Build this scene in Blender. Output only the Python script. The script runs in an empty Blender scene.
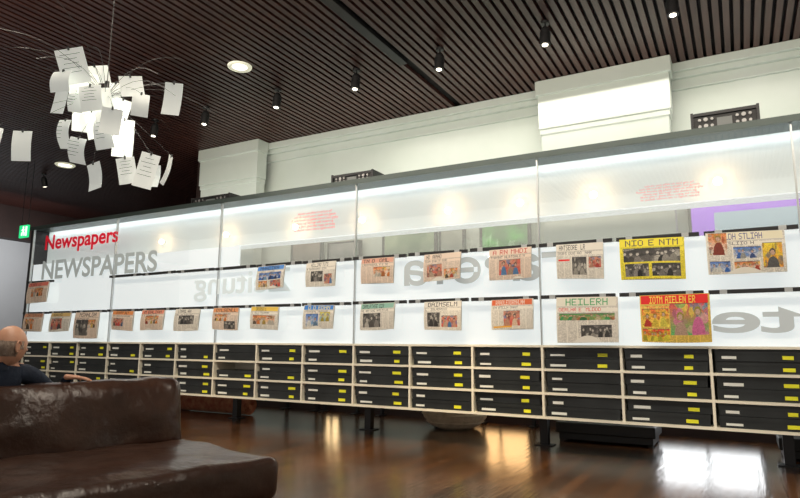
import bpy, bmesh, math, random
import numpy as np
from mathutils import Vector, Matrix, noise
random.seed(4)
S=bpy.context.scene
COL=S.collection
try:
    S.view_settings.view_transform='Standard'
    S.view_settings.exposure=.12
except Exception: pass

# ---------------------------------------------------------------- materials
def mat(name,col,rough=.6,metal=0,emit=None,es=0,spec=None):
    m=bpy.data.materials.new(name);m.use_nodes=True
    b=m.node_tree.nodes['Principled BSDF']
    b.inputs['Base Color'].default_value=(*col,1);b.inputs['Roughness'].default_value=rough
    b.inputs['Metallic'].default_value=metal
    if emit: b.inputs['Emission Color'].default_value=(*emit,1);b.inputs['Emission Strength'].default_value=es
    if spec is not None: b.inputs['Specular IOR Level'].default_value=spec
    return m
def noisy(name,c1,c2,scale,rough=.6,bump=0,detail=4,bscale=None,stretch=None):
    m=mat(name,c1,rough);nt=m.node_tree;b=nt.nodes['Principled BSDF']
    tc=nt.nodes.new('ShaderNodeTexCoord');mp=nt.nodes.new('ShaderNodeMapping')
    if stretch: mp.inputs['Scale'].default_value=stretch
    n=nt.nodes.new('ShaderNodeTexNoise');n.inputs['Scale'].default_value=scale;n.inputs['Detail'].default_value=detail
    r=nt.nodes.new('ShaderNodeValToRGB');r.color_ramp.elements[0].color=(*c1,1);r.color_ramp.elements[1].color=(*c2,1)
    r.color_ramp.elements[0].position=.3;r.color_ramp.elements[1].position=.7
    nt.links.new(tc.outputs['Object'],mp.inputs[0]);nt.links.new(mp.outputs[0],n.inputs['Vector'])
    nt.links.new(n.outputs[0],r.inputs[0]);nt.links.new(r.outputs[0],b.inputs['Base Color'])
    if bump:
        n2=nt.nodes.new('ShaderNodeTexNoise');n2.inputs['Scale'].default_value=bscale or scale*4;n2.inputs['Detail'].default_value=5
        nt.links.new(mp.outputs[0],n2.inputs['Vector'])
        bp=nt.nodes.new('ShaderNodeBump');bp.inputs['Strength'].default_value=bump;bp.inputs['Distance'].default_value=.02
        nt.links.new(n2.outputs[0],bp.inputs['Height']);nt.links.new(bp.outputs[0],b.inputs['Normal'])
    return m
M_floor=mat('floor_wood',(.1,.05,.02),.24)
nt=M_floor.node_tree;b=nt.nodes['Principled BSDF'];b.inputs['Coat Weight'].default_value=1;b.inputs['Coat Roughness'].default_value=.17
tc=nt.nodes.new('ShaderNodeTexCoord');mp=nt.nodes.new('ShaderNodeMapping');mp.inputs['Rotation'].default_value=(0,0,math.radians(90))
bk=nt.nodes.new('ShaderNodeTexBrick');bk.inputs['Scale'].default_value=1;bk.inputs['Brick Width'].default_value=1.6;bk.inputs['Row Height'].default_value=.11
bk.inputs['Mortar Size'].default_value=.003;bk.inputs['Color1'].default_value=(.16,.062,.016,1);bk.inputs['Color2'].default_value=(.06,.022,.006,1);bk.inputs['Mortar'].default_value=(.01,.004,.002,1)
ns=nt.nodes.new('ShaderNodeTexNoise');ns.inputs['Scale'].default_value=3;ns.inputs['Detail'].default_value=6
mp2=nt.nodes.new('ShaderNodeMapping');mp2.inputs['Scale'].default_value=(9,.8,1)
mx=nt.nodes.new('ShaderNodeMix');mx.data_type='RGBA';mx.blend_type='MULTIPLY';mx.inputs['Factor'].default_value=.7
rr=nt.nodes.new('ShaderNodeValToRGB');rr.color_ramp.elements[0].color=(.5,.5,.5,1);rr.color_ramp.elements[1].color=(1.3,1.3,1.3,1)
L=nt.links.new
L(tc.outputs['Object'],mp.inputs[0]);L(mp.outputs[0],bk.inputs[0]);L(tc.outputs['Object'],mp2.inputs[0]);L(mp2.outputs[0],ns.inputs[0]);L(ns.outputs[0],rr.inputs[0])
L(bk.outputs[0],mx.inputs[6]);L(rr.outputs[0],mx.inputs[7]);L(mx.outputs[2],b.inputs['Base Color'])
bp=nt.nodes.new('ShaderNodeBump');bp.inputs['Strength'].default_value=.3;bp.inputs['Distance'].default_value=.01
L(ns.outputs[0],bp.inputs['Height']);L(bp.outputs[0],b.inputs['Normal']);L(bp.outputs[0],b.inputs['Coat Normal'])

M_slat=noisy('ceiling_slat_wood',(.042,.013,.010),(.078,.027,.020),2,.4,stretch=(6,.5,1))
M_ceilback=mat('ceiling_void',(.004,.002,.002),.9)
M_plaster=noisy('white_plaster',(.62,.67,.60),(.68,.72,.66),1.5,.7)
M_plaster2=noisy('grey_plaster',(.55,.56,.57),(.6,.61,.62),1,.8)
M_darkwall=noisy('dark_brown_wall',(.03,.015,.012),(.045,.022,.018),2,.7)
M_rack=mat('cream_lacquer',(.9,.86,.72),.4)
M_box=noisy('black_archive_card',(.010,.013,.014),(.022,.026,.028),4,.4)
M_label=mat('white_label',(.8,.83,.79),.5)
M_ylabel=mat('yellow_label',(.85,.85,.03),.5)
M_darkmetal=mat('dark_metal',(.03,.03,.032),.4,.6)
M_cap=mat('green_grey_aluminium',(.045,.065,.06),.35,.3)
M_alu=mat('brushed_aluminium',(.55,.57,.57),.35,.7)
M_black=mat('matt_black',(.012,.012,.013),.5)
M_frost=mat('frosted_backlit_acrylic',(.5,.52,.52),.5,0,(.90,.97,.98),.62)
M_frostup=mat('frosted_acrylic_upper',(.42,.45,.44),.6,0,(.88,.98,.95),.33)
M_milky=bpy.data.materials.new('milky_glass');M_milky.use_nodes=True
def mixglass(m,transp,col,gl):
    nt=m.node_tree;nt.nodes.clear();o=nt.nodes.new('ShaderNodeOutputMaterial')
    t=nt.nodes.new('ShaderNodeBsdfTransparent');d=nt.nodes.new('ShaderNodeBsdfDiffuse' if not gl else 'ShaderNodeBsdfGlossy')
    d.inputs['Color'].default_value=(*col,1)
    if gl: d.inputs['Roughness'].default_value=.03
    x=nt.nodes.new('ShaderNodeMixShader');x.inputs[0].default_value=1-transp
    nt.links.new(t.outputs[0],x.inputs[1]);nt.links.new(d.outputs[0],x.inputs[2]);nt.links.new(x.outputs[0],o.inputs[0])
mixglass(M_milky,.78,(.85,.9,.86),False)
M_glass=bpy.data.materials.new('clear_glass');M_glass.use_nodes=True
mixglass(M_glass,.92,(.9,.95,.95),True)
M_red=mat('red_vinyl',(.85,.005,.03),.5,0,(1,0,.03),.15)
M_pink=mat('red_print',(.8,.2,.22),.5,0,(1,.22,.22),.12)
M_grey=mat('grey_vinyl',(.33,.36,.35),.5,0,(.8,.9,.9),.16)  # emission in the three greys lightens the letters; vinyl gives no light
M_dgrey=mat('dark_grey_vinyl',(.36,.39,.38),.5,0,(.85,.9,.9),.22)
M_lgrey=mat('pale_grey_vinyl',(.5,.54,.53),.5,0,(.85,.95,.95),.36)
M_leather=noisy('brown_leather',(.026,.011,.007),(.055,.025,.016),5,.28,.6,bscale=9)
M_bulb=mat('warm_bulb',(1,.8,.5),.5,0,(1,.88,.62),6)
M_lamp=mat('lamp_lens',(1,.95,.85),.5,0,(1,.9,.72),4)
M_softbulb=mat('frosted_bulb',(.8,.8,.75),.4,0,(1,.95,.85),.3)
M_paper=mat('note_paper',(.85,.88,.84),.6,0,(.85,.9,.84),.25)  # slight emission stands in for light passing through the sheets
M_ink=mat('pen_ink',(.12,.14,.15),.6)
M_wire=mat('steel_wire',(.12,.12,.12),.35,.9)
M_green=mat('exit_green',(.0,.45,.15),.4,0,(.02,.75,.25),.9)
M_white=mat('sign_white',(.9,.95,.9),.4,0,(.9,1,.9),.9)
M_carpet=noisy('carpet_roll',(.30,.08,.045),(.45,.2,.1),14,.9,.4)
M_weave=noisy('woven_pouf',(.55,.45,.32),(.75,.64,.48),12,.9,.6)
M_skin=noisy('skin',(.58,.29,.18),(.66,.36,.24),9,.42,.1)
M_navy=noisy('navy_cloth',(.008,.014,.03),(.016,.026,.05),8,.85,.3)
M_trouser=mat('grey_trousers',(.04,.04,.05),.85)
M_hair=noisy('grey_hair',(.24,.17,.125),(.40,.31,.25),30,.8,.6,stretch=(1,1,.3))
M_eye=mat('eye_white',(.8,.8,.78),.3);M_iris=mat('iris_dark',(.03,.02,.015),.2);M_lip=mat('lip',(.4,.15,.12),.5)
M_shoe=mat('shoe_leather',(.02,.015,.012),.4)

# ---------------------------------------------------------------- mesh builder
class MB:
    def __init__(s): s.v=[];s.f=[];s.m=[];s.sm=[]
    def box(s,x0,x1,y0,y1,z0,z1,mi=0,mt=None):
        n=len(s.v)
        P=[(x,y,z) for x in (x0,x1) for y in (y0,y1) for z in (z0,z1)]
        if mt is not None: P=[tuple(mt@Vector(p)) for p in P]
        s.v+=P
        for q in ((0,1,3,2),(4,6,7,5),(0,4,5,1),(2,3,7,6),(0,2,6,4),(1,5,7,3)):
            s.f.append([n+i for i in q]);s.m.append(mi);s.sm.append(False)
    def add(s,vs,fs,mi=0,smooth=False,mt=None):
        n=len(s.v);s.v+=[tuple(mt@Vector(p)) if mt is not None else tuple(p) for p in vs]
        for q in fs: s.f.append([n+i for i in q]);s.m.append(mi);s.sm.append(smooth)
    def cyl(s,p0,p1,r0,r1=None,mi=0,seg=14,cap=True,smooth=True):
        if r1 is None:r1=r0
        p0=Vector(p0);p1=Vector(p1);d=(p1-p0).normalized()
        a=d.orthogonal().normalized();b=d.cross(a)
        vs=[];fs=[]
        for p,r in ((p0,r0),(p1,r1)):
            for i in range(seg):
                t=2*math.pi*i/seg;vs.append(p+(a*math.cos(t)+b*math.sin(t))*r)
        for i in range(seg):
            j=(i+1)%seg;fs.append((i,j,seg+j,seg+i))
        s.add(vs,fs,mi,smooth)
        if cap:
            s.add(vs[:seg],[list(range(seg))[::-1]],mi);s.add(vs[seg:],[list(range(seg))],mi)
    def tube(s,pts,r,mi=0,seg=6):
        for i in range(len(pts)-1): s.cyl(pts[i],pts[i+1],r,r,mi,seg,True)
    def lathe(s,prof,c,mi=0,seg=32):
        vs=[];fs=[]
        for r,z in prof:
            for i in range(seg):
                t=2*math.pi*i/seg;vs.append((c[0]+r*math.cos(t),c[1]+r*math.sin(t),c[2]+z))
        for k in range(len(prof)-1):
            for i in range(seg):
                j=(i+1)%seg;fs.append((k*seg+i,k*seg+j,(k+1)*seg+j,(k+1)*seg+i))
        s.add(vs,fs,mi,True)
    def obj(s,name,mats,parent=None,bevel=0):
        me=bpy.data.meshes.new(name);me.from_pydata(s.v,[],s.f)
        for m in mats: me.materials.append(m)
        me.polygons.foreach_set('material_index',s.m);me.polygons.foreach_set('use_smooth',s.sm)
        me.update()
        o=bpy.data.objects.new(name,me);COL.objects.link(o)
        if parent:o.parent=parent
        if bevel:
            bv=o.modifiers.new('bevel','BEVEL');bv.width=bevel;bv.segments=2;bv.limit_method='ANGLE'
        return o
def empty(name,loc=(0,0,0)):
    o=bpy.data.objects.new(name,None);o.location=loc;o.empty_display_size=.2;COL.objects.link(o);return o
def rbox(x0,x1,y0,y1,z0,z1,r,n=(14,14,8),fn=None):
    """rounded cushion box : verts,faces"""
    bm=bmesh.new();vs={}
    L3=[x1-x0,y1-y0,z1-z0];c=[(x0+x1)/2,(y0+y1)/2,(z0+z1)/2]
    def V(i,j,k):
        key=(i,j,k)
        if key not in vs:
            q=[]
            for a,t in enumerate((i,j,k)):
                u=t/n[a]; u=.5-.5*math.cos(math.pi*u) if n[a]>4 else u
                q.append((u-.5)*L3[a])
            inner=[max(-(L3[a]/2-r),min(L3[a]/2-r,q[a])) for a in range(3)]
            d=Vector([q[a]-inner[a] for a in range(3)])
            if d.length>1e-9: d=d.normalized()*min(r,max(abs(d.x),abs(d.y),abs(d.z)))
            p=Vector([c[a]+inner[a]+d[a] for a in range(3)])
            if fn: p=fn(p,[2*q[a]/L3[a] for a in range(3)])
            vs[key]=bm.verts.new(p)
        return vs[key]
    for ax in range(3):
        o=[a for a in range(3) if a!=ax]
        for side in (0,n[ax]):
            for i in range(n[o[0]]):
                for j in range(n[o[1]]):
                    q=[]
                    for di,dj in ((0,0),(1,0),(1,1),(0,1)):
                        k=[0,0,0];k[ax]=side;k[o[0]]=i+di;k[o[1]]=j+dj;q.append(V(*k))
                    bm.faces.new(q)
    bmesh.ops.recalc_face_normals(bm,faces=bm.faces)
    bm.verts.index_update()
    r_=([v.co.copy() for v in bm.verts],[[v.index for v in f.verts] for f in bm.faces]);bm.free();return r_
def skin(verts,edges,radii,sub=2,root=0):
    me=bpy.data.meshes.new('t');me.from_pydata(verts,edges,[]);o=bpy.data.objects.new('t',me);COL.objects.link(o)
    o.modifiers.new('s','SKIN');sd=o.modifiers.new('d','SUBSURF');sd.levels=sub;sd.render_levels=sub
    for i,r in enumerate(radii):
        rr=r if isinstance(r,tuple) else (r,r);me.skin_vertices[0].data[i].radius=rr
        me.skin_vertices[0].data[i].use_root=(i==root)
    dg=bpy.context.evaluated_depsgraph_get();dg.update();e=o.evaluated_get(dg);m2=e.to_mesh()
    out=([v.co.copy() for v in m2.vertices],[list(p.vertices) for p in m2.polygons]);e.to_mesh_clear()
    bpy.data.objects.remove(o);return out

# ---------------------------------------------------------------- room shell
CZ=4.85;BW=8.6
def single(name,x0,x1,y0,y1,z0,z1,m,bevel=0):
    b=MB();b.box(x0,x1,y0,y1,z0,z1);return b.obj(name,[m],None,bevel)
single('floor',-18.2,6,-3,14.2,-.1,0,M_floor)
b=MB();b.box(-18.2,6,-3,14.2,CZ+.07,CZ+.15,1)
x=-18.1
while x<5.9:
    y1=14.0 if x<-9.45 else BW+.02
    if not(-3.80<x<-3.66):
        b.box(x,x+.065,-3,y1,CZ,CZ+.06,0)
    x+=.105
b.obj('ceiling',[M_slat,M_ceilback])
single('wall_back',-9.4,6,BW,BW+.2,0,CZ+.06,M_plaster)
single('wall_return',-9.6,-9.4,BW,14.0,0,CZ+.06,M_darkwall)
single('wall_far',-18.2,-9.6,14.0,14.2,0,CZ+.06,M_darkwall)
single('wall_right',6,6.2,-3,BW+.2,0,CZ+.06,M_plaster)
b=MB();b.box(-18.2,-18,-3,14,0,3.95,0);b.box(-18.2,-17.6,-3,14,3.95,CZ+.06,1)
b.obj('wall_left',[M_plaster2,M_darkwall])
b=MB()
b.box(-9.4,6,BW-.16,BW-.002,CZ-.12,CZ);b.box(-9.4,6,BW-.11,BW-.002,CZ-.2,CZ-.12);b.box(-9.4,6,BW-.05,BW-.002,CZ-.34,CZ-.2)
b.obj('trim_1',[M_plaster],None,.01)
def pilaster(name,x0,x1,d):
    b=MB();b.box(x0+.06,x1-.06,BW-d,BW-.17,1.35,CZ-.001)
    b.box(x0+.03,x1-.03,BW-d-.03,BW-.17,CZ-.72,CZ-.001);b.box(x0,x1,BW-d-.06,BW-.17,CZ-.22,CZ-.001);b.box(x0+.045,x1-.045,BW-d-.015,BW-.17,CZ-.80,CZ-.72)
    return b.obj(name,[M_plaster],None,.012)
pilaster('wall_pilaster',-2.35,-.56,.4)
pilaster('wall_pilaster.001',-9.1,-7.55,.4)
def window(name,x0,x1,z0,z1,col,e):
    b=MB();b.box(x0,x1,BW-.02,BW-.004,z0,z1,0)
    for a,c in ((x0-.04,x0),(x1,x1+.04),((x0+x1)/2-.015,(x0+x1)/2+.015)): b.box(a,c,BW-.05,BW-.003,z0-.04,z1+.04,1)
    b.box(x0,x1,BW-.05,BW-.003,z0-.04,z0,1);b.box(x0,x1,BW-.05,BW-.003,z1,z1+.04,1)
    b.obj(name,[mat(name+'_pane',(.3,.3,.3),.2,0,col,e),M_darkmetal])
window('window_1',-1.0,.1,.16,1.0,(.95,.98,1),2.4)
window('warm_glow_panel_2',-3.5,-2.7,.14,.7,(1,.58,.24),2.2)  # low warm light panel, added for the orange reflection on the floor
window('warm_glow_panel_3',-6.2,-5.9,.14,.9,(1,.7,.35),2.2)  # narrow warm light, likewise added to glow in the floor
window('window_4',.9,2.0,.16,1.0,(.95,.98,1),1.4)
single('baseboard_back',-9.3,5.9,BW-.03,BW-.003,0,.1,M_darkwall)

# ---------------------------------------------------------------- display
FY=6.30;X0,DX=.517,2.3355
XL=X0-5*DX;XR=X0+DX
RT,RB=1.10,.38;PT=3.12;B1,B2=2.146,1.60;ST=2.47
disp=empty('newspaper_lightbox_display',(0,0,0))
b=MB();T=.012
RD=.9
for z in (RB,RB+.24,RB+.48,RT): b.box(XL,XR,FY,FY+RD,z-T,z+T,0)
nx=18;cw=(XR-XL)/nx
for i in range(nx+1):
    xx=XL+i*cw;b.box(xx-T,xx+T,FY+.002,FY+RD-.002,RB,RT,0)
b.box(XL,XR,FY+.42,FY+.45,RB,RT,0)
b.obj('storage_rack',[M_rack],disp)
b=MB()
for i in range(6+1):
    xx=XL+i*DX+(-.2 if i>0 else .15)
    if i==6: xx-=.2
    yy=FY+.72
    b.box(xx-.045,xx+.045,yy-.045,yy+.045,0,RB-.012,0);b.box(xx-.1,xx+.1,yy-.08,yy+.08,0,.012,0)
b.box(XL+.05,XR-.05,FY+.64,FY+.80,RB-.07,RB-.012,0)
b.obj('support_legs',[M_darkmetal],disp)
b=MB()
b.box(XL,XR,FY+.05,FY+.07,RT+.012,B1,0)
b.box(XL,X0-3*DX+.35,FY+.05,FY+.07,B1,ST,0)
b.box(XL,XR,FY+.05,FY+.30,ST,ST+.012,0)
b.obj('backlit_sheet',[M_frost],disp)
b=MB();b.box(XL,XR,FY+.28,FY+.30,ST+.012,PT-.0,0);b.obj('upper_backlit_sheet',[M_frostup],disp)
b=MB();b.box(X0-3*DX+.35,XR,FY+.05,FY+.058,B1,ST,0);b.obj('milky_strip',[M_milky],disp)
b=MB();b.box(XL,XR,FY+.0,FY+.006,RT+.012,PT,0);b.obj('front_glass',[M_glass],disp)
b=MB()
for i in range(7):
    xx=XL+i*DX;b.box(xx-.007,xx+.007,FY-.006,FY+.03,RT+.012,PT,0)
b.box(XL-.07,XL-.007,FY-.01,FY+.5,RB,PT,1)
b.box(XR+.007,XR+.07,FY-.01,FY+.5,RB,PT,1)
b.obj('mullions',[M_alu,M_darkmetal],disp)
b=MB();b.box(XL-.08,XR+.08,FY-.03,FY+.62,PT,PT+.05,0);b.box(XL-.08,XR+.08,FY-.04,FY-.025,PT-.01,PT+.055,0)
b.obj('top_cap',[M_cap],disp)
b=MB()
def rods(z,segs):
    for a,c,t in segs:
        mt=Matrix.Translation(((a+c)/2,FY-.06,z))@Matrix.Rotation(t,4,'Y')
        h=(c-a)/2-.02
        b.box(-h,h,-.018,.018,-.018,.018,0,mt)
        k=-h+.12
        while k<h: b.box(k-.012,k+.012,0,.062,-.008,.008,1,mt);b.box(k-.03,k+.03,-.022,-.016,-.02,.02,1,mt);k+=.5
seg=lambda n,x0,x1,amp:[(x0+(x1-x0)*i/n,x0+(x1-x0)*(i+1)/n,random.uniform(-amp,amp)) for i in range(n)]
rods(B1,[s for s in seg(15,X0-4*DX,XR,.012)]+[(XL+.05,XL+.85,0)])
rods(B2,[s for s in seg(18,XL+.02,XR,.008)])
b.obj('hanging_rods',[M_black,M_alu],disp)
b=MB()
bx=[-.10,-1.28,-2.09,-2.98,-4.2,-5.3,.95,1.9,-6.6,-8.0]
for xx in bx:
    zc=ST+.23
    b.lathe([(.04*math.sin(k*math.pi/10),.04*math.cos(k*math.pi/10)) for k in range(11)],(xx,FY+.225,zc),0,16)
    b.cyl((xx,FY+.25,zc),(xx,FY+.28,zc),.022,.03,1,12)
b.obj('cabinet_globe_lamps',[M_bulb,M_alu],disp)
for xx in bx:
    l=bpy.data.lights.new('cabinet_lamp','POINT');l.energy=2.4;l.color=(1,.60,.28);l.shadow_soft_size=.01
    o=bpy.data.objects.new('cabinet_lamp',l);o.location=(xx,FY+.165,ST+.235);COL.objects.link(o);o.parent=disp
def area(name,loc,rot,sx,sy,e,col,parent=None):
    l=bpy.data.lights.new(name,'AREA');l.shape='RECTANGLE';l.size=sx;l.size_y=sy;l.energy=e;l.color=col
    o=bpy.data.objects.new(name,l);o.location=loc;o.rotation_euler=rot;COL.objects.link(o)
    if parent:o.parent=parent
    return o
cx=(XL+XR)/2;W=XR-XL
area('strip_light',(cx,FY+.20,PT-.02),(math.radians(40),0,0),W-.1,.03,17,(.9,.97,1),disp)

# lettering
def text(body,xc,z,width,height,m,mirror=False,y=FY-.004,name='lettering',off=.012):
    c=bpy.data.curves.new(name,'FONT');c.body=body;c.align_x='CENTER';c.size=1;c.extrude=.0015;c.offset=off
    o=bpy.data.objects.new(name,c);COL.objects.link(o);bpy.context.view_layer.update()
    d=o.dimensions;o.scale=(width/max(d.x,.01),height/max(d.y,.01),1)
    o.rotation_euler=(math.radians(90),0,math.radians(180) if mirror else 0)
    o.location=(xc,y,z);o.data.materials.append(m);o.parent=disp;return o
text('Newspapers',-9.78,2.73,2.0,.34,M_red,name='title_lettering',off=.022)
text('NEWSPAPERS',-9.3,2.20,3.0,.34,M_grey,name='title_shadow_lettering',off=.022)
text('Zeitung',-6.05,1.80,1.8,.42,M_lgrey,True,name='zeitung_lettering',off=.02)
text('газета',-2.5,1.80,1.9,.30,M_dgrey,True,name='cyrillic_lettering',off=.02)
text('gazetesi',0.6,1.24,2.7,.34,M_dgrey,True,name='gazetesi_lettering',off=.02)
para='\n'.join(' '.join(''.join(random.choice('abcdefghiklmnoprstu') for _ in range(random.randint(2,7))) for _ in range(7)) for _ in range(6))
text(para,-4.8,2.80,.75,.26,M_pink,name='paragraph_lettering',off=-.006)
text(para,-.52,2.66,.6,.16,M_pink,name='paragraph_lettering.001',off=-.006)

# archive boxes
b=MB()
for i in range(nx):
    for t in range(3):
        z0=RB+.24*t+T;xa=XL+i*cw+T
        for s in range(2):
            if random.random()<.05 and s==1: continue
            w=.72+random.uniform(-.008,.008);xo=xa+.01+random.uniform(0,.02);yo=FY+.015+random.uniform(0,.03)
            zz=z0+.002+s*.105;h=.102
            b.box(xo,xo+w,yo+.004,yo+.36,zz,zz+h-.035,0)
            b.box(xo-.004,xo+w+.004,yo,yo+.365,zz+h-.038,zz+h,0)
            lz=zz+.02;lh_=random.uniform(.02,.028)
            b.box(xo+.05,xo+.05+random.uniform(.10,.17),yo+.001,yo+.004,lz,lz+lh_,1)
            if random.random()<.85: b.box(xo+w-.20,xo+w-.20+random.uniform(.07,.12),yo+.001,yo+.004,lz,lz+.032,2)
b.obj('archive_boxes',[M_box,M_label,M_ylabel],disp)

# ---------------------------------------------------------------- newspapers
M_news=mat('newsprint',(.8,.8,.75),.7);nt=M_news.node_tree;a=nt.nodes.new('ShaderNodeAttribute');a.attribute_name='ink'
nt.links.new(a.outputs['Color'],nt.nodes['Principled BSDF'].inputs['Base Color'])
FONT={'A':'01110100011000111111100011000110001','E':'11111100001000011110100001000011111','H':'10001100011000111111100011000110001',
'N':'10001110011010110101100111000110001','R':'11110100011000111110101001001010001','T':'11111001000010000100001000010000100',
'S':'01111100001000001110000010000111110','O':'01110100011000110001100011000101110','I':'11111001000010000100001000010011111',
'L':'10000100001000010000100001000011111','D':'11110100011000110001100011000111110','M':'10001110111010110001100011000110001'}
def page(NX,NY,style):
    rg=np.random.RandomState(style['seed'])
    paper=np.array(style.get('paper',(.84,.80,.71)))
    A=np.ones((NY,NX,3))*paper
    cols=style.get('cols',6);cwid=NX/cols
    for r in range(NY):
        if r%2==0: continue
        for c in range(NX):
            if (c%cwid)<2: continue
            if rg.rand()<.8: A[r,c]=paper*rg.uniform(.3,.75)
    def rect(x0,x1,y0,y1,col): A[int(y0*NY):int(y1*NY),int(x0*NX):int(x1*NX)]=col
    def word(x,y,n,sx,sy,col,xm):
        for k in range(n):
            if x+5*sx>xm: return
            if k and rg.rand()<.16: x+=4*sx;continue
            bm=FONT[list(FONT)[rg.randint(len(FONT))]]
            for i in range(7):
                for j in range(5):
                    if bm[i*5+j]=='1': A[y+i*sy:y+i*sy+sy,x+j*sx:x+j*sx+sx]=col
            x+=6*sx
    def photo(x0,x1,y0,y1,pal):
        X0i,X1i,Y0i,Y1i=int(x0*NX),int(x1*NX),int(y0*NY),int(y1*NY)
        h,w=Y1i-Y0i,X1i-X0i
        yy,xx=np.mgrid[0:h,0:w];yy=yy/h;xx=xx/w
        pa=[np.array(p) for p in pal]
        im=pa[0]*(1-yy[...,None])+pa[-1]*yy[...,None]
        for _ in range(30):
            cx_,cy,rx_,ry=rg.rand(),rg.rand(),rg.uniform(.03,.15),rg.uniform(.04,.2)
            mk=(abs((xx-cx_)/rx_))**1.5+(abs((yy-cy)/ry))**1.5<1
            im[mk]=im[mk]*.35+pa[rg.randint(len(pa))]*rg.uniform(.4,1.1)*.65
        nf=max(1,int(w/h*2.6))
        for k in range(nf):
            cx_=(k+.5)/nf+rg.uniform(-.08,.08);cy=rg.uniform(.25,.45);rw_=.10/nf*1.4+.02
            im[((xx-cx_)/(rw_*2))**2+((yy-1.05)/(1-cy-.1))**2<1]=pa[rg.randint(len(pa))]*rg.uniform(.4,.9)
            im[((xx-cx_)/rw_)**2+((yy-cy+.03)/.14)**2<1]=pa[1]*.35
            im[((xx-cx_)/(rw_*.7))**2+((yy-cy)/.10)**2<1]=(.55,.36,.27) if pal is not GR else (.5,.47,.42)
        im=im*rg.uniform(.65,1.25,(h,w,1));A[Y0i:Y1i,X0i:X1i]=im
        A[Y0i,X0i:X1i]=.08
    mc=style.get('mast',(.03,.03,.03))
    if style.get('mastbg'): rect(.02,.98,.02,.20,style['mastbg'])
    else: rect(0,1,0,.20,paper)
    word(int(rg.randint(8,26)),3,int(rg.randint(9,15)),1 if style['seed']%2 else 2,2,mc,NX-8)
    rect(.02,.98,.21,.222,paper*.5)
    rect(0,1,.24,.33,paper)
    word(5,int(.245*NY),17,1,1,style.get('head',(.1,.1,.1)),int(NX*rg.uniform(.6,.98)))
    for ph in style.get('photos',[]): photo(*ph)
    for q in style.get('rects',[]): rect(*q)
    return np.clip(A,0,1)
def newspaper(xc,ztop,w,h,style,tilt=0):
    NX,NY=120,92
    A=page(NX,NY,style);ph=style['seed']*1.7
    U_,V_=np.meshgrid(np.linspace(0,1,NX+1),np.linspace(0,1,NY+1))
    bow=.012*np.sin(U_*math.pi*2+ph)*V_+.02*np.sin(V_*math.pi*.9)+.012*V_
    Xs=xc+(U_-.5)*w*(1-.015*V_);Ys=FY-.085-bow;Zs=ztop-V_*h-.008*np.sin(U_*3+ph)*V_+math.sin(tilt)*(U_-.5)*w
    K=(NX+1)*(NY+1)
    v1=np.stack([Xs,Ys,Zs],-1).reshape(-1,3);v2=v1.copy();v2[:,1]+=.012
    vs=np.concatenate([v1,v2]).tolist();fs=[];cols=[]
    for j in range(NY):
        for i in range(NX):
            n=j*(NX+1)+i;fs.append((n,n+NX+1,n+NX+2,n+1));cols.append(A[j,i])
    fs.append((K,K+NX,K+K-1,K+K-1-NX));cols.append((.75,.72,.64))
    def rim(a,b_): fs.append((a,b_,K+b_,K+a));cols.append((.75,.72,.64))
    for i in range(NX): rim(i,i+1);n=NY*(NX+1)+i;rim(n+1,n)
    for j in range(NY): n=j*(NX+1);rim(n+NX+1,n);rim(n+NX,n+2*NX+1)
    me=bpy.data.meshes.new('newspaper');me.from_pydata(vs,[],fs)
    at=me.color_attributes.new('ink','FLOAT_COLOR','CORNER')
    arr=np.ones((len(fs),4,4));arr[:,:,:3]=np.array(cols)[:,None,:]
    at.data.foreach_set('color',arr.ravel())
    me.materials.append(M_news);me.update()
    o=bpy.data.objects.new('newspaper',me);COL.objects.link(o)
    return o
GR=[(.05,.05,.05),(.3,.28,.26),(.6,.57,.5),(.15,.14,.13)]
SK=[(.6,.3,.2),(.1,.08,.08),(.75,.55,.4),(.1,.25,.5),(.65,.08,.06)]
BL=[(.05,.18,.6),(.25,.45,.7),(.04,.08,.25),(.75,.75,.7)]
GN=[(.06,.35,.1),(.3,.5,.15),(.7,.6,.35),(.55,.2,.08)]
OR=[(.8,.25,.05),(.85,.58,.12),(.5,.08,.04),(.2,.15,.1),(.75,.7,.6)]
RD_=(.75,.03,.03)
PK=(.84,.69,.57)
def st(seed,**k): d=dict(seed=seed);d.update(k);return d
r1=[(.08,.62,.38,st(1,mastbg=(.85,.8,.6),mast=(.1,.1,.3),photos=[(.04,.28,.02,.55,OR),(.35,.7,.38,.65,BL),(.72,.96,.3,.9,[(.9,.7,.05),(.2,.2,.2),(.85,.35,.05)]),(.04,.3,.7,.95,BL),(.35,.68,.72,.96,OR)])),
(-.70,.58,.40,st(2,paper=(.95,.82,.06),mast=(.1,.1,.1),mastbg=(.95,.82,.06),photos=[(.06,.94,.24,.58,GR),(.08,.45,.62,.94,GR),(.5,.94,.62,.94,GR)])),
(-1.38,.47,.36,st(3,photos=[(.35,.65,.4,.9,GR),(.7,.95,.4,.7,SK)],rects=[(.05,.3,.45,.5,RD_)])),
(-2.11,.47,.33,st(4,paper=PK,mast=(.6,.08,.06),photos=[(.25,.75,.36,.85,SK)])),
(-2.91,.46,.31,st(5,paper=PK,photos=[(.1,.5,.4,.85,SK),(.56,.94,.6,.95,OR)])),
(-3.77,.46,.31,st(6,paper=PK,mastbg=(.75,.4,.3),photos=[(.4,.9,.38,.75,OR)])),
(-4.61,.46,.31,st(7,photos=[(.2,.6,.38,.8,GR),(.65,.9,.5,.9,SK)])),
(-5.43,.47,.31,st(8,mastbg=(.1,.3,.75),photos=[(.1,.9,.3,.6,BL),(.1,.4,.65,.9,OR),(.5,.9,.65,.95,SK)])),
(-10.7,.6,.36,st(9,paper=PK,mastbg=(.75,.2,.15),photos=[(.2,.8,.3,.7,OR)]))]
for xc,w,h,s in r1: newspaper(xc,B1-.012,w,h,s,random.uniform(-.03,.03))
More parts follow.
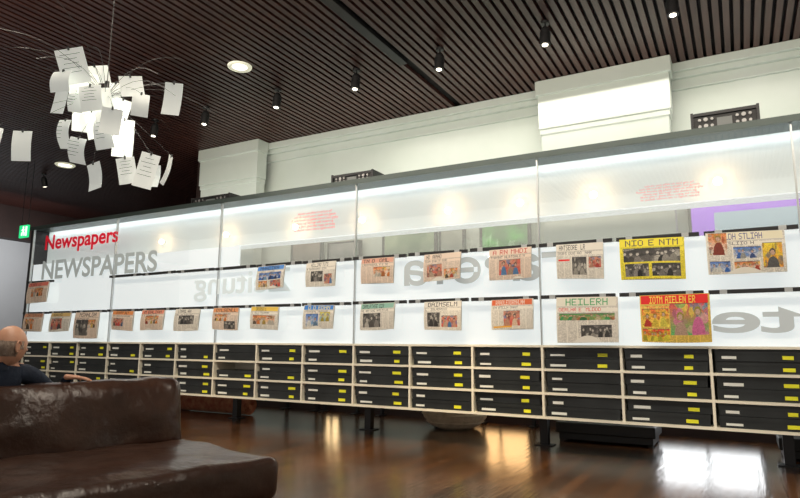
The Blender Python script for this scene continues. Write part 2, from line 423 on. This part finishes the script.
r2=[(-.53,.60,.44,st(11,paper=(.85,.6,.12),mastbg=(.82,.02,.02),mast=(.9,.8,.1),head=(.8,.1,.05),photos=[(.03,.42,.3,.68,[(.85,.15,.04),(.85,.6,.06),(.75,.05,.03),(.95,.8,.1)]),(.44,.97,.2,.85,[(.75,.1,.1),(.9,.75,.1),(.6,.4,.3),(.05,.4,.6),(.85,.2,.45),(.1,.5,.15)]),(.03,.42,.72,.97,[(.85,.06,.04),(.85,.75,.06)])])),
(-1.33,.6,.45,st(12,mastbg=(.8,.77,.66),mast=(.08,.4,.15),head=(.7,.04,.04),photos=[(.05,.95,.36,.52,GN),(.4,.9,.62,.9,GR)])),
(-2.10,.46,.32,st(13,mastbg=(.75,.15,.05),mast=(.85,.8,.7),photos=[(.3,.7,.4,.9,SK)],rects=[(.05,.5,.9,.95,(.85,.45,.05))])),
(-2.91,.46,.32,st(14,photos=[(.1,.45,.4,.9,GR),(.5,.9,.5,.9,SK)])),
(-3.76,.47,.31,st(15,photos=[(.1,.6,.38,.9,GR)],mastbg=(.3,.55,.45))),
(-4.62,.47,.3,st(16,mastbg=(.06,.25,.7),mast=(.9,.8,.3),photos=[(.1,.5,.38,.9,BL),(.55,.9,.3,.7,[(.85,.7,.1),(.3,.5,.6)])])),
(-5.51,.48,.3,st(17,mastbg=(.85,.6,.1),photos=[(.1,.9,.4,.8,OR)])),
(-6.21,.48,.3,st(18,paper=PK,mastbg=(.8,.35,.15),photos=[(.1,.6,.3,.6,OR),(.5,.9,.6,.95,GR)])),
(-6.96,.5,.31,st(19,photos=[(.2,.8,.3,.7,GR)])),
(-7.69,.5,.3,st(20,paper=PK,mastbg=(.8,.3,.2),photos=[(.2,.8,.3,.7,OR)])),
(-8.38,.5,.3,st(21,paper=PK,mastbg=(.8,.3,.1),photos=[(.1,.6,.4,.8,SK)])),
(-9.27,.62,.42,st(22,paper=PK,photos=[(.1,.6,.3,.9,GR),(.6,.9,.3,.6,OR)])),
(-9.97,.55,.31,st(23,photos=[(.1,.6,.3,.9,SK)],mastbg=(.7,.5,.2))),
(-10.75,.55,.31,st(24,paper=PK,mastbg=(.75,.35,.2),photos=[(.1,.6,.3,.9,OR)]))]
for xc,w,h,s in r2: newspaper(xc,B2-.012,w,h,s,random.uniform(-.03,.03))

# ---------------------------------------------------------------- wall screen, plus banners invented for the strip's coloured reflections
def banner(x0,x1,z1,c1,c2,sc):
    y0=BW-.16;y1=BW-.10
    b=MB();b.box(x0,x1,y0+.01,y1,1.2,z1,0)
    for a,c in ((x0-.04,x0),(x1,x1+.04)): b.box(a,c,y0,y1,.02,z1+.03,1);b.box(a-.02,c+.02,y0-.12,y1+.03,0,.02,1)
    b.box(x0,x1,y0,y1,1.17,1.2,1);b.box(x0,x1,y0,y1,z1,z1+.03,1)
    return b.obj('reflection_banner',[noisy('reflection_print',c1,c2,sc,.5),M_darkmetal])
banner(-5.0,-4.1,2.95,(.14,.24,.12),(.45,.55,.35),3)
banner(-3.98,-3.62,2.85,(.3,.3,.25),(.55,.6,.5),3)
banner(-3.3,-2.6,3.0,(.1,.12,.1),(.15,.65,.12),4)
banner(-6.9,-6.3,2.9,(.2,.14,.1),(.4,.33,.27),3)
banner(-6.1,-5.5,2.8,(.15,.16,.16),(.4,.38,.36),3)
b=MB();b.box(-.5,1.2,BW-.1,BW-.003,1.9,3.05,0);b.box(-.46,1.16,BW-.105,BW-.1,1.94,3.01,1);b.box(-.2,.9,BW-.107,BW-.105,2.2,2.78,2)
b.obj('wall_screen',[M_black,mat('screen_purple',(.2,.1,.4),.3,0,(.42,.12,.9),.8),mat('screen_pale',(.2,.3,.4),.3,0,(.5,.65,.7),.6)])

def case(x,w,h):
    b=MB();z=PT+.051;y=FY+.12
    b.box(x-w/2,x+w/2,y,y+.35,z+.015,z+h,0)
    for sx in (-1,1): b.box(x+sx*(w/2+.012)-.012,x+sx*(w/2+.012)+.012,y-.02,y+.37,z,z+h+.02,1)
    b.box(x-w/2,x+w/2,y-.02,y-.005,z+h-.02,z+h+.01,1);b.box(x-w/2,x+w/2,y-.02,y-.005,z+.0,z+.02,1)
    b.box(x-w*.12,x+w*.12,y-.012,y,z+h*.25,z+h*.7,2)
    for sx in (-1,1):
        for r in (.34,.68):
            for q in (.2,.3,.4):
                xx=x+sx*w*q;b.cyl((xx,y-.02,z+h*r),(xx,y,z+h*r),.014 if q!=.3 else .02,.014,3,10)
    b.obj('equipment_case',[M_black,M_darkmetal,mat('case_display',(.12,.14,.14),.3),mat('case_knob',(.3,.3,.3),.4,.6)])
case(.0,.54,.19);case(-4.3,.6,.13);case(-6.85,.75,.11)

# ---------------------------------------------------------------- ceiling spots
def spot(x,y,top=CZ,tilt=.25,on=True):
    b=MB()
    b.cyl((x,y,top),(x,y,top-.03),.05,.05,0,14);b.cyl((x,y,top-.03),(x,y,top-.08),.012,.012,0,8)
    mt=Matrix.Translation((x,y,top-.08))@Matrix.Rotation(tilt,4,'X')
    p=lambda z:tuple(mt@Vector((0,0,z)))
    b.cyl(p(0),p(-.04),.04,.058,0,18);b.cyl(p(-.04),p(-.22),.058,.062,0,18);b.cyl(p(-.2201),p(-.224),.035,.035,1,18)
    for k in range(4): b.cyl(p(-.06-.02*k),p(-.068-.02*k),.064,.064,0,18)
    b.obj('ceiling_spotlight',[M_black,M_lamp])
for x in (-8.45,-7.26,-5.78,-4.39,-3.12,-1.76,-.40,.9): spot(x,6.6,tilt=-.12)
spot(-13.5,7.7)
b=MB();c=(-5.75,5.77,CZ)
b.lathe([(.0,-.005),(.09,-.005),(.1,-.012)],c,1);b.lathe([(.1,-.012),(.14,-.03),(.16,-.02),(.165,0)],c,0)
b.obj('recessed_downlight',[mat('white_ring',(.8,.8,.75),.4,0,(1,1,.7),.4),M_lamp])
b=MB();c=(-12.4,7.5,CZ)
b.lathe([(.0,-.005),(.12,-.005),(.13,-.012)],c,1);b.lathe([(.13,-.012),(.17,-.03),(.2,0)],c,0)
b.obj('recessed_downlight',[bpy.data.materials['white_ring'],M_lamp])
b=MB();b.box(-3.79,-3.67,4.6,6.75,CZ-.02,CZ+.05);b.obj('lighting_track',[M_black])

# exit sign
b=MB();ex,ey,ez=-12.85,7.05,3.36
b.box(ex-.15,ex+.15,ey-.02,ey+.02,ez-.13,ez+.13,0)
b.box(ex-.02,ex+.02,ey-.03,ey-.02,ez-.03,ez+.06,1);b.cyl((ex,ey-.03,ez+.085),(ex,ey-.02,ez+.085),.022,.022,1,10)
b.box(ex-.06,ex-.02,ey-.03,ey-.02,ez-.09,ez-.02,1);b.box(ex+.02,ex+.05,ey-.03,ey-.02,ez-.09,ez-.02,1);b.box(ex-.07,ex+.07,ey-.03,ey-.02,ez+.02,ez+.035,1)
b.box(ex+.08,ex+.13,ey-.03,ey-.02,ez-.1,ez+.1,1)
for sx in (-.12,.12): b.cyl((ex+sx,ey,ez+.13),(ex+sx,ey,CZ+.02),.006,.006,2,6)
b.obj('exit_sign',[M_green,M_white,M_darkmetal])

# under / behind rack
b=MB()
vs=[];fs=[];n=160;L0,L1=-8.3,-6.75
for k in range(n+1):
    t=k/n*7*math.pi;r=.03+.12*k/n
    for xx in (L0,L1): vs.append((xx,7.38+r*math.cos(t),.152+r*math.sin(t)))
for k in range(n): fs.append((2*k,2*k+1,2*k+3,2*k+2))
b.add(vs,fs,0,True);b.cyl((L0+.02,7.38,.152),(L1-.02,7.38,.152),.145,.145,0,28)
b.obj('rolled_carpet',[M_carpet])
b=MB();b.lathe([(0,0),(.2,.0),(.33,.05),(.42,.15),(.45,.26),(.43,.36),(.36,.43),(.2,.46),(0,.465)],(-3.45,7.75,0),0,40)
for z,r in ((.1,.385),(.2,.445),(.3,.455),(.38,.42)): b.lathe([(r-.01,z-.012),(r+.006,z),(r-.01,z+.012)],(-3.45,7.75,0),0,40)
b.obj('woven_pouf',[M_weave])
def bench(x0,x1,y0,y1):
    b=MB();b.box(x0,x1,y0,y1,.10,.22,0);b.box(x0+.03,x1-.03,y0+.03,y1-.03,.02,.10,0)
    for xx in (x0+.06,x1-.06):
        for yy in (y0+.06,y1-.06): b.cyl((xx,yy,0),(xx,yy,.03),.03,.03,0,10)
    b.obj('low_platform',[M_black],None,.01)
bench(-2.0,-.9,7.4,8.0);bench(.25,1.5,7.3,7.9)

# ---------------------------------------------------------------- chandelier of notes
C=Vector((-3.81,2.55,2.81));rx=Vector((.873,.487,0));dv=Vector((-.487,.873,0));up=Vector((0,0,1))
b=MB()
b.cyl(C-up*.05,C+up*.12,.022,.015,0,12);b.cyl(C+up*.1,(C.x,C.y,CZ+.02),.003,.003,0,6)
b.cyl((C.x,C.y,CZ-.02),(C.x,C.y,CZ+.03),.06,.06,0,16)
b.lathe([(0,-.12),(.03,-.11),(.045,-.07),(.03,-.03),(.02,0)],tuple(C),2,16)
notes=[(69,67,.17,.21),(59,98,.14,.24),(27,151,.11,.19),(67,138,.10,.18),(82,86,.17,.15),(85,120,.15,.21),(81,155,.12,.16),(100,181,.12,.17),
(103,108,.12,.22),(105,137,.13,.19),(130,88,.14,.13),(125,142,.13,.24),(131,174,.11,.17),(119,115,.12,.18),(171,101,.12,.20),(151,174,.11,.22),(158,180,.08,.14),(170,174,.06,.19),(-2,145,.08,.16),(93,76,.16,.12),(113,95,.10,.14),(75,103,.12,.14),(95,128,.12,.18),(112,125,.12,.16),(90,100,.13,.16),(140,108,.10,.14),(60,84,.13,.14)]
for i,(px,py,w,h) in enumerate(notes):
    w*=1.1;h*=1.12
    dep=random.uniform(-.2,.2)
    # notes scatter through a shallow ball around the hub
    sc=1+dep/4.3
    P=C+rx*(((px-105)/141)*sc-dep*.49)+up*((100-py)/141*sc+dep*.40)+dv*dep
    yaw=random.uniform(-.7,.7)+math.radians(29);roll=random.uniform(-.3,.3)
    if px==170:yaw+=.9
    mt=Matrix.Translation(P)@Matrix.Rotation(yaw,4,'Z')@Matrix.Rotation(roll,4,'Y')@Matrix.Rotation(random.uniform(-.25,.25),4,'X')
    vs=[];fs=[];N=8;cv=random.uniform(-.02,.03)
    for j in range(N+1):
        v=j/N
        for k in range(3): vs.append(((k/2-.5)*w,-cv*math.sin(v*math.pi)-.03*cv*k+(.03*v*v if i%3==0 else 0),h/2-v*h))
    for j in range(N):
        for k in range(2): q=j*3+k;fs.append((q,q+1,q+4,q+3))
    b.add(vs,fs,1,True,mt)
    if i%3==0:
        for q in range(5):
            zz=h*.32-q*h*.13;ww=w*random.uniform(.2,.38);b.box(-ww,ww,-cv-.006-abs(cv),-cv-.005-abs(cv),zz,zz+.003,3,mt)
    top=mt@Vector((0,0,h/2));d=top-C
    mid=C+d*.5+up*.10*random.uniform(.2,1.3)
    pts=[]
    for k in range(9):
        t=k/8;pts.append(C*(1-t)**2+mid*2*t*(1-t)+top*t*t)
    b.tube(pts,.0013,0,5)
    b.box(-.006,.006,-.005,.005,h/2-.012,h/2+.012,0,mt)
for i in range(16):
    a=random.uniform(0,6.28);e=random.uniform(-.3,.7);l=random.uniform(.5,.9)
    d=(rx*math.cos(a)+dv*math.sin(a))*l+up*e*.5
    pts=[C+d*t+up*.12*math.sin(t*3.1) for t in [k/8 for k in range(9)]];b.tube(pts,.0016,0,5)
b.obj('note_paper_chandelier',[M_wire,M_paper,M_softbulb,M_ink])
l=bpy.data.lights.new('chandelier_bulb','POINT');l.energy=4;l.color=(1,.95,.85);l.shadow_soft_size=.06
o=bpy.data.objects.new('chandelier_bulb',l);o.location=C-up*.15;COL.objects.link(o)

# ---------------------------------------------------------------- sofa
sofa=empty('leather_sofa',(-3.5,3.06,0));sofa.rotation_euler=(0,0,math.radians(-13))
def wr(p,q,amp=.012,f=4.0):
    n_=noise.noise(Vector((p.x*f,p.y*f,p.z*f)))+.5*noise.noise(Vector((p.x*f*2.3,p.y*f*2.3,p.z*f*2.3+5)))
    return p+Vector((n_*amp,n_*amp*.4,n_*amp))
def part(name,args,r,fn,n=(20,44,12),m=M_leather):
    v,f=rbox(*args,r,n,fn);b=MB();b.add(v,f,0,True);o=b.obj(name,[m],sofa);return o
def backfn(p,q):
    z=(p.z-.36)/.47
    p=p+Vector((-.07*z,0,0))
    p.x+=.03*(1-q[1]**2)*(1-abs(q[2]))*(1 if q[0]>0 else 0)
    if q[0]>0: p.x+=.02*math.sin(p.y*9+z*4)*max(0,1-z*1.3)
    p.z+=.012*math.sin(p.y*2.3+.6)
    return wr(p,q,.016,3.5)
part('back_cushion',(-.26,.0,-2.45,.10,.36,.85),.085,backfn,(20,70,18))
def seatfn(p,q):
    if q[2]>0: p.z+=.02*(1-q[0]**2)*(1-q[1]**4)+.008*math.sin(p.y*12+p.x*5)*max(0,.6-p.x)
    return wr(p,q,.013,3)
part('seat_cushion',(-.02,1.09,-2.6,.11,.2,.44),.06,seatfn,(36,66,10))
part('rear_seat_cushion',(-1.05,-.24,-2.6,.1,.2,.44),.06,seatfn,(20,40,10))
part('base_frame',(-1.02,1.05,-2.57,.07,.07,.22),.03,None,(10,10,4))
b=MB()
for x in (-.95,1.0):
    for y in (-2.5,0): b.cyl((x,y,0),(x,y,.09),.025,.03,0,12)
b.obj('sofa_feet',[M_darkmetal],sofa)

# ---------------------------------------------------------------- seated man
man=empty('seated_man',(0,0,0))
Fd=Vector((-.974,.225,0));Rt=Vector((.225,.974,0));U=Vector((0,0,1))
pel=Vector((-4.24,2.2,.56));che=Vector((-4.15,2.18,.78));nb=Vector((-4.09,2.175,.925));hd=Vector((-4.03,2.20,1.075))
rs=nb+Rt*.185-U*.035;ls=nb-Rt*.185-U*.035
rel=Vector((-4.12,2.63,.70));rw=Vector((-3.89,2.50,.875))
lel=ls+Fd*.12-U*.25-Rt*.06;lw=lel+Fd*.22+Rt*.12-U*.03
rh=pel+Rt*.1;lh=pel-Rt*.1
rk=rh+Fd*.44+U*-.02+Rt*.03;lk=lh+Fd*.44-U*.02-Rt*.03
ra=rk-U*.44+Fd*.04;la=lk-U*.44+Fd*.04
V=[pel,(pel+che)/2,che,nb,nb+U*.06+Fd*.005,rs,rs.lerp(rel,.5),rel,rel.lerp(rw,.6),rw,ls,ls.lerp(lel,.5),lel,lel.lerp(lw,.6),lw,
   rh,rh.lerp(rk,.5),rk,rk.lerp(ra,.4),ra,lh,lh.lerp(lk,.5),lk,lk.lerp(la,.4),la]
R=[(.15,.12),(.155,.12),(.165,.12),(.085,.075),.058,.068,.055,.046,.042,.028,.068,.055,.046,.042,.028,
   .095,.085,.062,.056,.04,.095,.085,.062,.056,.04]
E=[(0,1),(1,2),(2,3),(3,4),(3,5),(5,6),(6,7),(7,8),(8,9),(3,10),(10,11),(11,12),(12,13),(13,14),(0,15),(15,16),(16,17),(17,18),(18,19),(0,20),(20,21),(21,22),(22,23),(23,24)]
v,f=skin([tuple(p) for p in V],E,R)
b=MB();b.add(v,f,0,True)
for i,q in enumerate(f):
    c=sum((v[k] for k in q),Vector())/len(q)
    if c.z>.955 and (c-nb).length<.14: b.m[i]=1
    elif c.z<.60 and (c-pel).dot(Fd)>-.3 and (c-rel).length>.14 and (c-lel).length>.12 and (c-lw).length>.12: b.m[i]=2
b.obj('body',[M_navy,M_skin,M_trouser],man)
b=MB()
vs=[];fs=[];n=20
for k,(rr_,zz) in enumerate([(.078,.925),(.075,.95),(.07,.975),(.066,.972),(.068,.94)]):
    for i in range(n):
        t=2*math.pi*i/n;vs.append((nb.x+.004+rr_*math.cos(t),nb.y+rr_*math.sin(t),zz))
for k in range(4):
    for i in range(n): j=(i+1)%n;fs.append((k*n+i,k*n+j,(k+1)*n+j,(k+1)*n+i))
b.add(vs,fs,0,True);b.obj('collar',[M_navy],man)
def head():
    bm=bmesh.new();bmesh.ops.create_icosphere(bm,subdivisions=5,radius=1)
    for vv in bm.verts:
        d=vv.co.copy();x,y,z=d
        X=x*.080;Y=y*.100;Z=z*.126
        if z<0:
            k=-z;X*=1-.30*k*k;Y*=1-.18*k
            if y<0: Y*=1-.28*k
            if y>0: Y+=.012*k*max(0,y)
        if y<-.1 and z>-.2: Y*=1.05
        def g(cx,cz,sx,sz): return math.exp(-((x-cx)/sx)**2-((z-cz)/sz)**2) if y>0 else 0
        Y+=.026*g(0,-.18,.13,.10)+.012*g(0,-.02,.09,.14)+.006*g(0,.16,.5,.08)
        Y-=.012*g(.36,.02,.2,.1)+.012*g(-.36,.02,.2,.1)
        Y+=.007*g(0,-.45,.25,.05)+.006*g(0,-.55,.22,.05)+.008*g(0,-.78,.22,.13)
        vv.co=(X,Y,Z)
    bm.verts.index_update()
    o=([q.co.copy() for q in bm.verts],[[q.index for q in ff.verts] for ff in bm.faces]);bm.free();return o
hv,hf=head();b=MB()
look=Vector((-.15,.98,0)).normalized();ang=math.atan2(-look.x,look.y)
HM=Matrix.Translation(hd)@Matrix.Rotation(ang,4,'Z')@Matrix.Rotation(-.05,4,'X')
b.add(hv,hf,0,True,HM)
hs=[];idx={};hfs=[]
def hairm(p):
    return p.y<.03 and -.065<p.z<.028 and not (p.y>.0 and p.z<-.02)
for ff in hf:
    c=sum((hv[k] for k in ff),Vector())/3
    if hairm(c):
        q=[]
        for k in ff:
            if k not in idx:
                idx[k]=len(hs);p=hv[k];nn=p.normalized();e=min(1,max(0,(.032-p.z)/.03))*min(1,max(0,(p.z+.07)/.02));hs.append(p+nn*(.001+.004*e+.0012*noise.noise(p*160)))
            q.append(idx[k])
        hfs.append(q)
b.add(hs,hfs,1,True,HM)
for sx in (-1,1):
    pts=[]
    for k in range(13):
        t=math.radians(-70+k*22);pts.append(HM@Vector((sx*(.084+.010*math.sin(max(0,k/12*math.pi))),-.008-.019*math.sin(t)-.004,-.005+.034*math.cos(t))))
    b.tube(pts,.006,0,8)
    ev,ef=rbox(-.004,.004,-.014,.012,-.028,.024,.004,(3,6,6));b.add(ev,ef,0,True,HM@Matrix.Translation((sx*.084,-.01,-.006)))
    bm=bmesh.new();bmesh.ops.create_icosphere(bm,subdivisions=2,radius=.0125);bm.verts.index_update()
    e=([q.co.copy() for q in bm.verts],[[q.index for q in z.verts] for z in bm.faces]);bm.free()
    b.add(e[0],e[1],2,True,HM@Matrix.Translation((sx*.028,.073,.004)))
    b.add([p*.45 for p in e[0]],e[1],3,True,HM@Matrix.Translation((sx*.028,.0815,.004)))
    b.tube([HM@Vector((sx*(.014+.007*k),.093-.0025*k*k*.4,.024+.002*math.sin(k))) for k in range(5)],.0035,1,6)
b.tube([HM@Vector((-.022+.011*k,.0885-.0028*(k-2)**2*.5,-.061)) for k in range(5)],.004,4,6)
b.obj('head',[M_skin,M_hair,M_eye,M_iris,M_lip],man)
def hand(w,d,nrm,side,curl,name):
    d=d.normalized();nrm=(nrm-d*nrm.dot(d)).normalized();s=d.cross(nrm)*side
    b=MB()
    P=[w-d*.02,w+d*.02,w+d*.055,w+d*.085]
    v,f=skin([tuple(p) for p in P],[(0,1),(1,2),(2,3)],[(.024,.024),(.03,.018),(.04,.016),(.038,.013)])
    b.add(v,f,0,True)
    for k,(o_,l) in enumerate([(.030,.066),(.010,.075),(-.010,.069),(-.029,.052)]):
        p=w+d*.075+s*o_;dd=d+s*(.10*(1.2-k));dd.normalize();pts=[p-d*.02,p];a=0
        for q,fr in enumerate((.42,.32,.26)):
            a+=curl*(.6+.25*q);pts.append(pts[-1]+(dd*math.cos(a)-nrm*math.sin(a))*l*fr*1.15)
        v,f=skin([tuple(x_) for x_ in pts],[(i,i+1) for i in range(4)],[.009,.0095,.009,.008,.0065]);b.add(v,f,0,True)
    p=w+d*.02+s*.025;pts=[p,p+(s*.8+d*.5)*.032,p+(s*.8+d*.5)*.032+(d*.9+s*.35-nrm*.2)*.032,p+(s*.8+d*.5)*.032+(d*.95+s*.2-nrm*.35)*.055]
    v,f=skin([tuple(x_) for x_ in pts],[(i,i+1) for i in range(3)],[.013,.0115,.0095,.0075]);b.add(v,f,0,True)
    b.obj(name,[M_skin],man)
hand(rw,Vector((.55,.8,-.06)),U,-1,.22,'right_hand')
hand(lw,(lw-lel)*1.0-U*.05,U,1,.35,'left_hand')
for nm,a_ in (('right_shoe',ra),('left_shoe',la)):
    v,f=skin([tuple(p) for p in (a_+U*.0,a_-U*.05-Fd*.03,a_-U*.055+Fd*.09,a_-U*.062+Fd*.17)],[(0,1),(1,2),(2,3)],[.045,.042,(.045,.036),(.04,.026)])
    b=MB();b.add([Vector((p.x,p.y,max(0.001,p.z))) for p in v],f,0,True);b.obj(nm,[M_shoe],man)

# ---------------------------------------------------------------- light
w=bpy.data.worlds.new('World');S.world=w;w.use_nodes=True
bg=w.node_tree.nodes['Background'];bg.inputs[0].default_value=(1,.93,.84,1);bg.inputs[1].default_value=.48
area('front_fill',(-3,2.6,CZ-.05),(math.radians(38),0,0),12,.6,480,(1,.89,.74))  # added front fill that brightens newspapers and rack, no modelled fixture
area('upper_wall_uplight',(-1.5,7.3,PT+.12),(math.radians(150),0,0),8,.12,20,(.95,1,.96))
area('upper_wall_uplight_rear',(-7,7.3,PT+.12),(math.radians(150),0,0),4,.12,12,(.95,1,.96))
area('rear_room_light',(-2,7.9,CZ-.3),(0,0,0),6,.4,40,(1,.95,.85))
area('left_wall_fill',(-15.5,7.5,3.6),(0,math.radians(75),0),.6,5,80,(.95,.97,1))  # added fill to lift the left wall, not a room lamp
def pool(x,y,e,tx,ty,col=(1,.75,.45),size=38):  # added warm beams brighten the floor; they belong to no modelled spotlight
    l=bpy.data.lights.new('floor_pool_fill','SPOT');l.energy=e;l.color=col;l.spot_size=math.radians(size);l.spot_blend=.8;l.shadow_soft_size=.05
    o=bpy.data.objects.new('floor_pool_fill',l);o.location=(x,y,CZ-.32)
    o.rotation_euler=(Vector((tx,ty,0))-Vector(o.location)).to_track_quat('-Z','Y').to_euler();COL.objects.link(o)
pool(-4.4,4.4,420,-4.3,5.2);pool(-2.6,4.4,500,-2.6,5.6);pool(-.3,4.2,420,-.4,5.2,(1,.85,.65));pool(-6.5,4.4,300,-6.4,5.4)

# ---------------------------------------------------------------- camera
yaw,pitch,roll,F=0.5085,0.1564,0.0081,608.43
f=Vector((-math.sin(yaw)*math.cos(pitch),math.cos(yaw)*math.cos(pitch),math.sin(pitch)))
r=Vector((math.cos(yaw),math.sin(yaw),0));u=r.cross(f)
r2=r*math.cos(roll)+u*math.sin(roll);u2=-r*math.sin(roll)+u*math.cos(roll)
cam=bpy.data.cameras.new('camera');cam.lens=F/800*36;cam.sensor_width=36;cam.sensor_fit='HORIZONTAL'
co=bpy.data.objects.new('camera',cam);COL.objects.link(co)
m=Matrix.Identity(4)
for i in range(3): m[i][0]=r2[i];m[i][1]=u2[i];m[i][2]=-f[i]
m.translation=(0,0,1.1);co.matrix_world=m
S.camera=co
